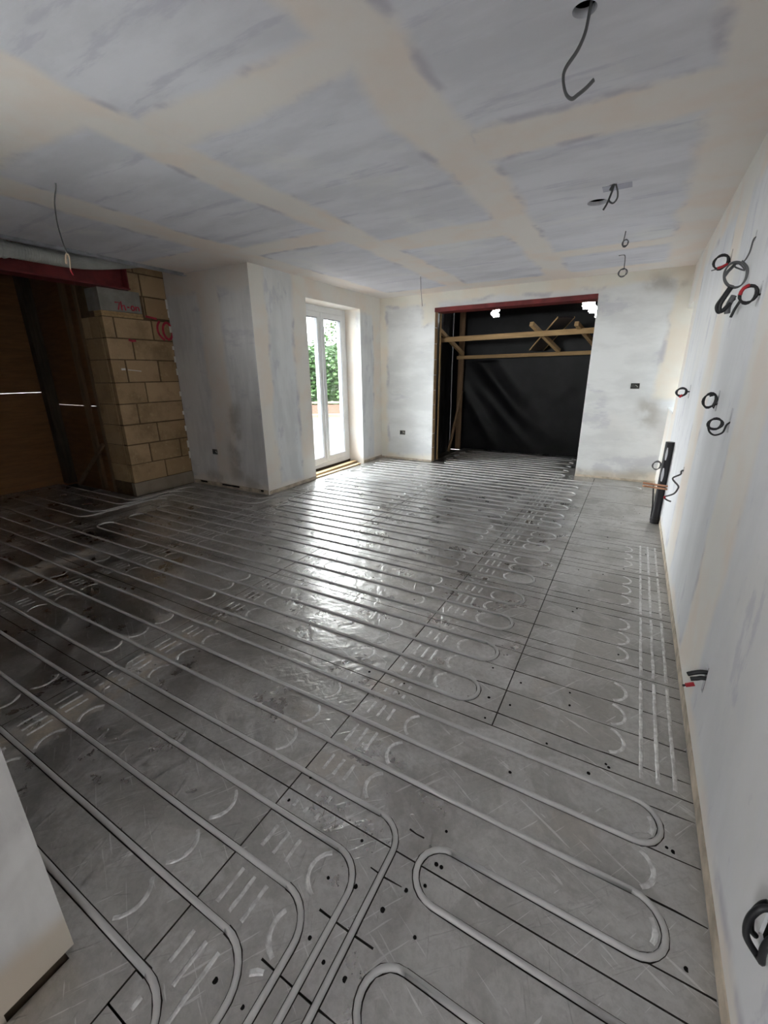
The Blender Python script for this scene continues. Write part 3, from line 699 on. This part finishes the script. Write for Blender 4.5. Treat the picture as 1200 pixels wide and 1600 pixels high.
def back_fn(u, v):
    x = -2.908+2.64*u; z = -.035+2.455*v
    f = 0
    for (px, pz, ang, wd, am) in ((-2.3, 1.35, -.85, .10, .05), (-2.05, 1.2, -.95, .12, .06), (-2.45, .7, -1.0, .10, .045), (-1.6, .7, -.7, .14, .04), (-1.85, .5, -.8, .09, .03)):
        dx, dz = x-px, z-pz; t = dx*math.cos(ang)+dz*math.sin(ang); n_ = -dx*math.sin(ang)+dz*math.cos(ang)
        f += am*math.exp(-(n_/wd)**2)*math.exp(-(t/.75)**2)
    if z > 1.5: f *= .5
    f += .010*math.sin(11*x+1.5*z)*math.exp(-((z-.95)/.10)**2) + .004*math.sin(3.1*x+2*z)
    return (x, 7.56-f, z)
ps1 = add('black_sheet', sheet('b', back_fn, 136, 120, [(-2.20, 2.25, .055, .045), (-2.16, 2.31, .03, .035), (-.80, 2.27, .075, .05), (-.73, 2.20, .055, .05), (-.66, 2.15, .04, .05)]), M['poly'], None, True,
          label='black polythene sheet hung as the back wall of the opening', category='sheet')
def side_fn(u, v):
    y = 6.42+.94*u; z = -.035+2.455*v
    return (-2.872+.016*math.sin(9*y+2*z)+.012*math.sin(21*y-3*z), y, z)
add('black_sheet', sheet('s', side_fn, 40, 50), M['poly'], None, True, label='black polythene sheet on the left side of the opening behind the timber post', category='sheet')
add('wall_shelter_side', sheet('s2', lambda u, v: (-.24+.02*math.sin(8*u+3*v), 6.42+1.16*u, 2.42*v), 20, 20), M['poly'], None, True, **S)
add('shelter_roof', box(-2.95, -.12, 6.41, 7.66, 2.425, 2.445), M['hole'], label='dark boarded roof over the black sheeted opening', category='roof')
add('wall_backing', box(-2.99, -2.91, 6.41, 7.66, -.04, 2.42), M['hole'], **S)

# ------------------------------------------------------------------ LEFT OPENING: steel beam, track, duct, plywood hoarding
bm = bmesh.new(); bx(bm, -5.00, -4.80, .19, 3.02, 2.200, 2.214); bx(bm, -4.915, -4.90, .19, 3.02, 2.214, 2.43); bx(bm, -5.00, -4.80, .19, 3.02, 2.43, 2.445); bx(bm, -4.99, -4.815, 3.005, 3.019, 2.214, 2.43)
add('steel_beam', bm, M['steel_red'], label='dark red steel beam spanning the boarded opening on the left', category='beam')
bm = bmesh.new(); bx(bm, -4.505, -4.502, .2, 3.47, 2.372, 2.43); bx(bm, -4.505, -4.455, .2, 3.47, 2.370, 2.373); bx(bm, -4.505, -4.484, .2, 3.47, 2.43, 2.433)
add('ceiling_track', bm, M['galv'], label='galvanised metal track along the cut ceiling edge on the left', category='track')
bm = bmesh.new(); dp = catmull([(-4.70, .3, 2.36), (-4.70, 1.2, 2.35), (-4.69, 1.9, 2.345), (-4.68, 2.25, 2.345), (-4.67, 2.45, 2.350), (-4.67, 2.65, 2.372), (-4.67, 2.85, 2.408), (-4.68, 3.05, 2.45), (-4.70, 3.25, 2.50)], 34)
tube(bm, dp, lambda i: (.064 if dp[i].y > 1.93 else .076)*(1 if i % 2 else .93)*(1.0 if dp[i].y < 2.5 else max(.55, 1-(dp[i].y-2.5)*.35)), 16)
add('flexible_duct', bm, M['duct'], label='grey ribbed flexible duct lying above the red steel beam', category='duct')
hd = empty('plywood_hoarding', (-6.4, 2.0, 0), label='brown plywood hoarding on dark studs closing the left opening', category='hoarding')
def hp(name, bm, m): o = add(name, bm, M[m]); adopt(hd, o); return o
SL = 1.155
hp('ply_sheet', box(-6.42, -6.40, .2, 2.77, -.04, SL-.0014), 'ply'); hp('ply_sheet', box(-6.42, -6.40, .2, 2.77, SL+.0014, 2.74), 'ply')
for y0 in (.7, 2.66): hp('dark_stud', box(-6.47, -6.425, y0, y0+.1, 0, 2.7), 'stud')
hp('corner_stud', box(-6.40, -6.29, 2.64, 2.755, 0, 2.74, bev=.003), 'stud')
hp('ply_sheet', box(-6.42, -5.28, 2.772, 2.79, -.04, .9998), 'ply'); hp('ply_sheet', box(-6.42, -5.28, 2.772, 2.79, 1.0026, 2.74), 'ply')
hp('upright', box(-5.67, -5.58, 2.735, 2.770, .0, 2.74, bev=.003), 'timber_dark'); hp('upright', box(-5.33, -5.275, 2.70, 2.770, 0, 2.74, bev=.003), 'timber_dark')
hp('brace', beam((-6.05, 2.66, .02), (-5.30, 2.67, .58), .03, .04), 'timber_dark')

# ------------------------------------------------------------------ electrics: back boxes, cables on the right wall and ceiling
def back_box(loc, axis, label):
    """metal back box set in the wall; axis 'y' faces -y"""
    x, y, z = loc; e = empty('socket_back_box', (x, y, z), label=label, category='back box', group='unfinished socket boxes')
    bm = bmesh.new(); wd, hg, dp_ = .044, .030, .034
    for a in ((-wd, wd, dp_-.003, dp_, -hg, hg), (-wd, -wd+.002, 0, dp_, -hg, hg), (wd-.002, wd, 0, dp_, -hg, hg), (-wd, wd, 0, dp_, -hg, -hg+.002), (-wd, wd, 0, dp_, hg-.002, hg)): bx(bm, *a)
    add('metal_box', bm, M['box_metal'], e)
    bm = bmesh.new(); tube(bm, [(-.02+.016*math.cos(t*.55), .002-.0004*t, .016*math.sin(t*.55)) for t in range(22)], .0035, 6); add('cable_loop', bm, M['cable_grey'], e, True)
    bm = bmesh.new(); tube(bm, catmull([(.0, .02, .01), (.015, .0, .004), (.03, .004, -.012)], 5), .003, 6); add('wire_tail', bm, M['chalk'], e, True)
    return e
back_box((-3.15, YB+.002, .43), 'y', 'empty metal socket box low in the back wall left of the dark opening')
back_box((-.02, YB+.002, 1.16), 'y', 'empty metal socket box at mid height right of the dark opening')
back_box((-4.392, 3.480, .4375), 'y', 'empty metal socket box low in the shaded white column face')
def coilpts(cx, y, cz, rx, rz, turns, tilt=.2, n=16, a0=0.0, dy=.006):
    return [(cx+rx*(1+.16*math.sin(2.3*t/n))*math.cos(a0+2*PI*t/n) + tilt*rz*.3*math.sin(a0+2*PI*t/n), y+dy*(t/n)-.004, cz+rz*(1-.14*math.cos(1.7*t/n))*math.sin(a0+2*PI*t/n)) for t in range(int(turns*n)+1)]
def cable(label, segs, group=None, name='cable_coil'):
    """segs: list of (points, radius, material, part name); the first is the thing itself, the rest its parts"""
    root = None
    for pts, r, m, nm in segs:
        bm = bmesh.new(); tube(bm, pts, r, 8); 
        if root is None:
            root = add(name, bm, M[m], None, True, label=label, category='cable')
            if group: root['group'] = group
        else: add(nm, bm, M[m], root, True)
    return root
G = 'cables hanging from the right wall'
yy = 3.384
cable('black cable coil with a red sleeve, topmost on the right wall', [
    ([(.385, yy, 1.93), (.35, yy, 1.925)] + coilpts(.318, yy, 1.930, .034, .036, 3.4, a0=-.2), .0040, 'cable_black', ''),
    ([(.350, yy-.008, 1.915), (.325, yy-.008, 1.902), (.305, yy-.008, 1.897)], .007, 'red', 'red_sleeve'),
    (catmull([(.350, yy-.004, 1.912), (.318, yy-.006, 1.897), (.278, yy-.008, 1.887)], 5), .0028, 'cable_grey', 'wire_tail')], G)
yy = 2.696
L1 = [(.385, yy, 1.895), (.356, yy, 1.890), (.350, yy, 1.835), (.335, yy, 1.80), (.30, yy, 1.790)]
loop = [(.335+.042*math.cos(a), yy-.004*k, 1.745+.052*math.sin(a)-.012*math.cos(a)) for k, a in enumerate([.6+PI*.25*i for i in range(18)])]
loop = [(min(p[0]-.022, .352), p[1], p[2]) for p in loop]
cable('large grey cable loop with a dark bundle hanging below it on the right wall', [
    (catmull(L1 + loop, 5), .0034, 'cable_grey', ''),
    (catmull([(.306, yy-.03, 1.705), (.285, yy-.03, 1.66), (.268, yy-.03, 1.62), (.283, yy-.03, 1.592), (.309, yy-.03, 1.622), (.330, yy-.03, 1.648)], 6), .0070, 'cable_black', 'dark_bundle'),
    (catmull([(.312, yy-.04, 1.70), (.294, yy-.042, 1.66), (.280, yy-.04, 1.62), (.290, yy-.04, 1.595), (.318, yy-.04, 1.628)], 6), .008, 'cable_black', 'dark_bundle'),
    (catmull([(.325, yy-.03, 1.66), (.312, yy-.03, 1.62), (.314, yy-.03, 1.585)], 5), .012, 'cable_grey', 'grey_cable_end'),
    (catmull([(.352, yy-.03, 1.635), (.34, yy-.03, 1.605), (.330, yy-.03, 1.568)], 5), .006, 'cable_black', 'dark_cable_end'),
    ([(.305, yy-.012, 1.79), (.285, yy-.014, 1.765), (.275, yy-.016, 1.745)], .007, 'cable_grey', 'taped_bunch')], G)
yy = 2.298
cable('black cable ring with a red sleeved side, right of the large grey loop', [
    ([(.385, yy, 1.615), (.352, yy, 1.612)] + coilpts(.325, yy, 1.617, .026, .030, 2.2), .0039, 'cable_black', ''),
    ([(.325+.027*math.cos(a), yy-.004, 1.617+.031*math.sin(a)) for a in (1.7, 2.0, 2.4, 2.8, 3.2)], .0066, 'red', 'red_sleeve')], G)
yy = 4.138
cable('dark cable coil with a red end, farthest along the right wall at mid height', [
    ([(.385, yy, 1.178), (.35, yy, 1.178)] + coilpts(.309, yy, 1.174, .032, .030, 4.0), .0055, 'cable_black', ''),
    ([(.315, yy-.012, 1.155), (.300, yy-.014, 1.135)], .008, 'red', 'red_end')], G)
yy = 2.72
cable('black cable coil, upper of the two middle coils on the right wall', [
    ([(.385, yy, 1.19), (.352, yy, 1.17), (.35, yy, 1.155)] + coilpts(.328, yy, 1.192, .026, .034, 3.3, a0=-1.0), .0038, 'cable_black', ''),
    ([(.322, yy-.006, 1.213), (.338, yy-.006, 1.218)], .004, 'cable_black', 'wire_tail')], G)
yy = 2.295
cable('black cable coil with a trailing loop, lower of the two middle coils', [
    (catmull([(.385, yy, 1.14), (.354, yy, 1.12), (.345, yy, 1.085), (.32, yy, 1.072), (.30, yy, 1.084), (.291, yy, 1.105)], 5) + coilpts(.313, yy, 1.118, .024, .022, 2.6, a0=PI), .0037, 'cable_black', '')], G)
yy = 5.19
cable('small thin grey cable coil beside the black pipe top', [([(.385, yy, .41), (.35, yy, .40)] + coilpts(.300, yy, .395, .036, .042, 2.5), .0045, 'cable_grey', '')], G)
yy = 3.482
cable('grey cable zigzagging out of the right wall above the floor', [
    (catmull([(.385, yy, .69), (.35, yy-.005, .683), (.347, yy-.01, .66), (.310, yy-.02, .636), (.312, yy-.02, .617), (.345, yy-.03, .583), (.346, yy-.03, .560), (.329, yy-.03, .524), (.284, yy-.03, .499)], 6), .0055, 'cable_grey', ''),
    (catmull([(.282, yy-.03, .486), (.30, yy-.03, .474), (.323, yy-.03, .467)], 4), .0055, 'cable_grey', 'cable_tail'),
    ([(.286, yy-.03, .500), (.279, yy-.03, .494), (.284, yy-.03, .484)], .0068, 'red', 'red_end')], G)
yy = 1.639
cable('short black cable stubs with a red sleeve low on the right wall', [
    (catmull([(.385, yy, .328), (.35, yy, .325), (.325, yy, .312), (.309, yy, .300)], 5), .0078, 'cable_black', ''),
    (catmull([(.385, yy-.012, .312), (.35, yy-.012, .308), (.335, yy-.012, .300), (.318, yy-.012, .292)], 5), .0075, 'cable_black', 'lower_stub'),
    ([(.330, yy-.024, .283), (.306, yy-.026, .270)], .0072, 'red', 'red_sleeve'), ([(.309, yy-.026, .2715), (.298, yy-.026, .265)], .004, 'cable_black', 'wire_tail')], G)
yy = .80
cable('thick black cable coil nearest the camera on the right wall', [
    ([(.385, yy, .36), (.36, yy-.01, .37)] + [(.374-.038*math.cos(a)*(1 if k < 9 else .86), yy-.004*k-.01, .352+.058*math.sin(a)*(1 if k < 9 else .9)) for k, a in enumerate([-2.2+.45*i for i in range(0, 0)])] +
     catmull([(.357, yy-.01, .405), (.338, yy-.014, .398), (.327, yy-.018, .365), (.330, yy-.022, .325), (.350, yy-.03, .300)], 6) +
     catmull([(.351, yy-.045, .31), (.345, yy-.05, .345), (.346, yy-.055, .385), (.352, yy-.06, .405)], 6), .0062, 'cable_black', ''),
    (catmull([(.352, yy+.004, .398), (.344, yy+.004, .385), (.338, yy+.004, .352), (.343, yy+.004, .315), (.353, yy+.004, .303)], 6), .0055, 'cable_black', 'second_turn')], G)
GC = 'cables hanging from the ceiling'
yy = 1.83
pp = catmull([(-.290, yy, 2.47), (-.297, yy, 2.40), (-.304, yy, 2.35), (-.322, yy, 2.312), (-.352, yy, 2.277), (-.357, yy, 2.25), (-.345, yy, 2.21), (-.325, yy, 2.190), (-.306, yy, 2.196), (-.282, yy, 2.208), (-.262, yy, 2.223)], 5)
bm = bmesh.new(); tube(bm, pp, .0095, 10, flat=.5)
add('cable_hook', bm, M['cable_grey'], None, True, label='thick grey cable hooked at its end, hanging from the nearest ceiling hole', category='cable', group=GC)
yy = 3.325
cable('grey cable knotted in a small loop, hanging beside the round ceiling hole', [
    (catmull([(-.297, yy, 2.46), (-.296, yy, 2.395), (-.308, yy, 2.345), (-.322, yy, 2.305), (-.338, yy, 2.276)], 5), .0058, 'cable_grey', ''),
    (catmull([(-.286, yy, 2.40), (-.271, yy-.004, 2.36), (-.268, yy-.006, 2.325), (-.285, yy-.008, 2.302), (-.303, yy-.01, 2.308), (-.313, yy-.01, 2.322)], 5), .005, 'cable_grey', 'loop_end'),
    ([(-.297, yy+.01, 2.405), (-.312, yy, 2.375)], .009, 'cable_grey', 'sleeve')], GC)
yy = 4.383
cable('short thin grey wire with a small coil, third from the camera along the ceiling', [
    (catmull([(-.258, yy, 2.41), (-.262, yy, 2.36), (-.266, yy, 2.32), (-.262, yy, 2.287)] + coilpts(-.250, yy, 2.315, .020, .024, 2.4, n=8, a0=-2), 4), .0035, 'cable_grey', '')], GC)
yy = 5.207
cable('thin grey wire with a round coil, farthest along the ceiling by the back wall', [
    (catmull([(-.338, yy, 2.397), (-.288, yy, 2.396), (-.278, yy, 2.35), (-.276, yy, 2.29)] + coilpts(-.283, yy, 2.245, .036, .034, 2.6, n=8, a0=1.3), 4), .0035, 'cable_grey', '')], GC)
yy = 5.03
cable('thin straight wire hanging from the ceiling left of the dark opening', [(catmull([(-2.37, yy, 2.42), (-2.365, yy, 2.30), (-2.355, yy, 2.2), (-2.342, yy, 2.085)], 5), .0034, 'cable_grey', '')], GC, 'cable_tail')
yy = 1.602
cable('long grey wire hanging from the left part of the ceiling with bared cores', [
    (catmull([(-3.083, yy, 2.42), (-3.09, yy, 2.38), (-3.139, yy, 2.31), (-3.155, yy, 2.21), (-3.142, yy, 2.11), (-3.118, yy, 2.045)], 6), .0040, 'cable_grey', ''),
    (catmull([(-3.120, yy, 2.05), (-3.145, yy, 2.03), (-3.155, yy, 1.995)], 5), .0065, 'cream_core', 'bare_core'),
    (catmull([(-3.118, yy, 2.047), (-3.105, yy, 2.02), (-3.118, yy, 1.97), (-3.122, yy, 1.955)], 5), .0035, 'cream_core', 'bare_core'),
    ([(-3.122, yy, 1.962), (-3.112, yy, 1.944), (-3.103, yy, 1.930)], .0042, 'red', 'red_core')], GC, 'cable_tail')

# black waste pipe against the right wall and two copper pipes crossing it
yb_ = 4.43
bm = bmesh.new(); tube(bm, [(.322, yb_, .004), (.322, yb_, .06), (.322, yb_, .745)], .034, 20)
wp2 = add('waste_pipe', bm, M['black_plastic'], None, False, label='black upright waste pipe standing against the right wall', category='pipe')
bm = bmesh.new(); tube(bm, [(.322, yb_, .002), (.322, yb_, .05)], .0375, 20); add('pipe_collar', bm, M['black_plastic'], wp2)
for z0, z1, w0 in ((.59, .70, .5), (.40, .52, .62)):  # two pale patches on the side of the pipe
    bm = bmesh.new(); n = 7
    rows_ = [[bm.verts.new((.322+.0347*math.cos(a), yb_+.0347*math.sin(a), z)) for a in [-1.95+w0*(j/3-.5)*(.35+.65*math.sin(PI*(i+.4)/(n+.6))) for j in range(4)]] for i, z in enumerate([z0+(z1-z0)*k/n for k in range(n+1)])]
    for a, b in zip(rows_, rows_[1:]):
        for j in range(3): bm.faces.new((a[j], a[j+1], b[j+1], b[j]))
    add('pale_patch', bm, M['pale_grey'], wp2)
for k, (z, lb) in enumerate(((.382, 'upper copper tube sticking out across the black waste pipe'), (.360, 'lower copper tube sticking out across the black waste pipe'))):
    bm = bmesh.new(); tube(bm, [(.372, 4.33-.02*k, z-.006), (.25, 4.33-.02*k, z), (.172, 4.33-.02*k, z+.004)], .0085, 12)
    add('copper_tube', bm, M['copper'], None, True, label=lb, category='pipe', group='copper pipes on the right wall')
bm = bmesh.new(); tube(bm, catmull([(.265, 4.50, .33), (.272, 4.46, .26), (.285, 4.46, .15), (.29, 4.47, .01)], 6), .006, 8)
add('cable_tail', bm, M['cable_black'], None, True, label='thin black cable running down left of the black waste pipe', category='cable')

# ------------------------------------------------------------------ OUTSIDE the french door: yard, low wall, hedge, house
add('yard', box(-60, 30, -40, 70, -.32, -.16), M['yard'], **S)
add('bounce_ground', box(-8, -1.15, -9, .045, -.16, -.10), plain('pale_bounce_ground', (.50, .48, .45), .9), **S)  # unseen pale ground added to bounce light up onto the ceiling
add('bounce_ground', box(.67, 6, 2.0, 10, -.16, -.10), plain('pale_side_bounce', (.40, .39, .37), .9), **S)  # unseen pale ground added to bounce light in at the right window
gw = empty('garden_wall', (-10, 13, -.16), label='low orange brick garden wall with pale piers across the yard', category='wall')
d0 = Vector((.80, .60, 0)); n0 = Vector((-.60, .80, 0)); c0 = Vector((-9.75, 12.75, -.16))
def gbox(t0, t1, a0, a1, z0, z1, m, nm, par):
    mat = Matrix(((d0.x, n0.x, 0, c0.x), (d0.y, n0.y, 0, c0.y), (0, 0, 1, c0.z), (0, 0, 0, 1)))
    bm = bmesh.new(); bx(bm, t0, t1, a0, a1, z0, z1, mat); o = add(nm, bm, M[m]); adopt(par, o); return o
for k in range(-6, 6):
    gbox(k*1.0, k*1.0+.9, .02, .2, 0, .42, 'brick', 'brick_panel', gw); gbox(k*1.0+.9, k*1.0+1.0, 0, .24, 0, .46, 'stone_cap', 'pier', gw)
gbox(-6, 6, -.02, .26, .46, .52, 'stone_cap', 'coping', gw); gbox(-6, 6, -.35, 0, -.02, .10, 'stone_cap', 'kerb', gw)
hg = empty('hedge', tuple(c0+n0*1.0), label='tall green hedge growing behind the low brick wall outside', category='hedge')
bm = bmesh.new(); v3 = []
for _ in range(15000):
    t = R.uniform(-6, 6); a = R.uniform(0, 1.6); z = R.uniform(.2, 3.0+.35*math.sin(t*1.7)+.2*math.sin(t*4.1))
    if a > .55 and z < 2.4 and R.random() < .6: a = R.uniform(0, .5)
    a += .18*math.sin(t*3+z*2.1)
    p = c0 + d0*t + n0*(.5+a) + Vector((0, 0, z)); s_ = R.uniform(.12, .22)
    m3 = Matrix.Rotation(R.uniform(0, 2*PI), 3, 'Z') @ Matrix.Rotation(R.uniform(-1.2, 1.2), 3, 'X')
    vs = [bm.verts.new(p + m3 @ Vector(q)*s_) for q in ((-.5, 0, 0), (0, .35, .06), (.5, 0, 0), (0, -.35, .06))]; bm.faces.new(vs)
core = sheet('c', lambda u, v: tuple(c0 + d0*(-6+12*u) + n0*(1.25+.25*math.sin(14*u)+.2*math.sin(9*v+20*u)) + Vector((0, 0, .1+(2.55+.25*math.sin(21*u)+.15*math.sin(50*u))*v))), 60, 16)
adopt(hg, add('inner_foliage', core, M['leaf']))
o = add('leaves', bm, M['leaf']); o['kind'] = 'stuff'; adopt(hg, o)
bm = bmesh.new()
for _ in range(46):
    t = R.uniform(-5, 5); p = c0 + d0*t + n0*1.2 + Vector((0, 0, 2.5)); q = p + Vector((R.uniform(-.3, .3), R.uniform(-.3, .3), R.uniform(.6, 1.2)))
    tube(bm, [p, (p+q)/2+Vector((R.uniform(-.06, .06), 0, 0)), q], .012, 4)
o = add('twigs', bm, M['twig']); o['kind'] = 'stuff'; adopt(hg, o)
bm = bmesh.new(); tube(bm, [tuple(c0+d0*1.02-n0*.5+Vector((0, 0, 0))), tuple(c0+d0*1.02-n0*.5+Vector((0, 0, 1.5)))], .04, 12)
add('white_post', bm, M['white_paint'], label='slim white post standing before the hedge outside', category='post')
hs = empty('house', tuple(c0+n0*9), label='white rendered house with dark upstairs windows beyond the hedge', category='house')
gbox(-9, 9, 9, 15, 0, 8, 'render', 'house_wall', hs)
for t in (-3.6, -.2, 1.3, 4.4): 
    f_ = gbox(t, t+.75, 8.94, 9.02, 4.35, 5.3, 'render', 'window_frame', hs); g_ = gbox(t+.06, t+.69, 8.90, 8.95, 4.41, 5.24, 'dark_glass', 'window_pane', f_)
    g_.location = g_.location + hs.location - f_.matrix_basis.translation - hs.location if False else (0, 0, 0); g_.location = -(f_.matrix_basis.translation + hs.location)
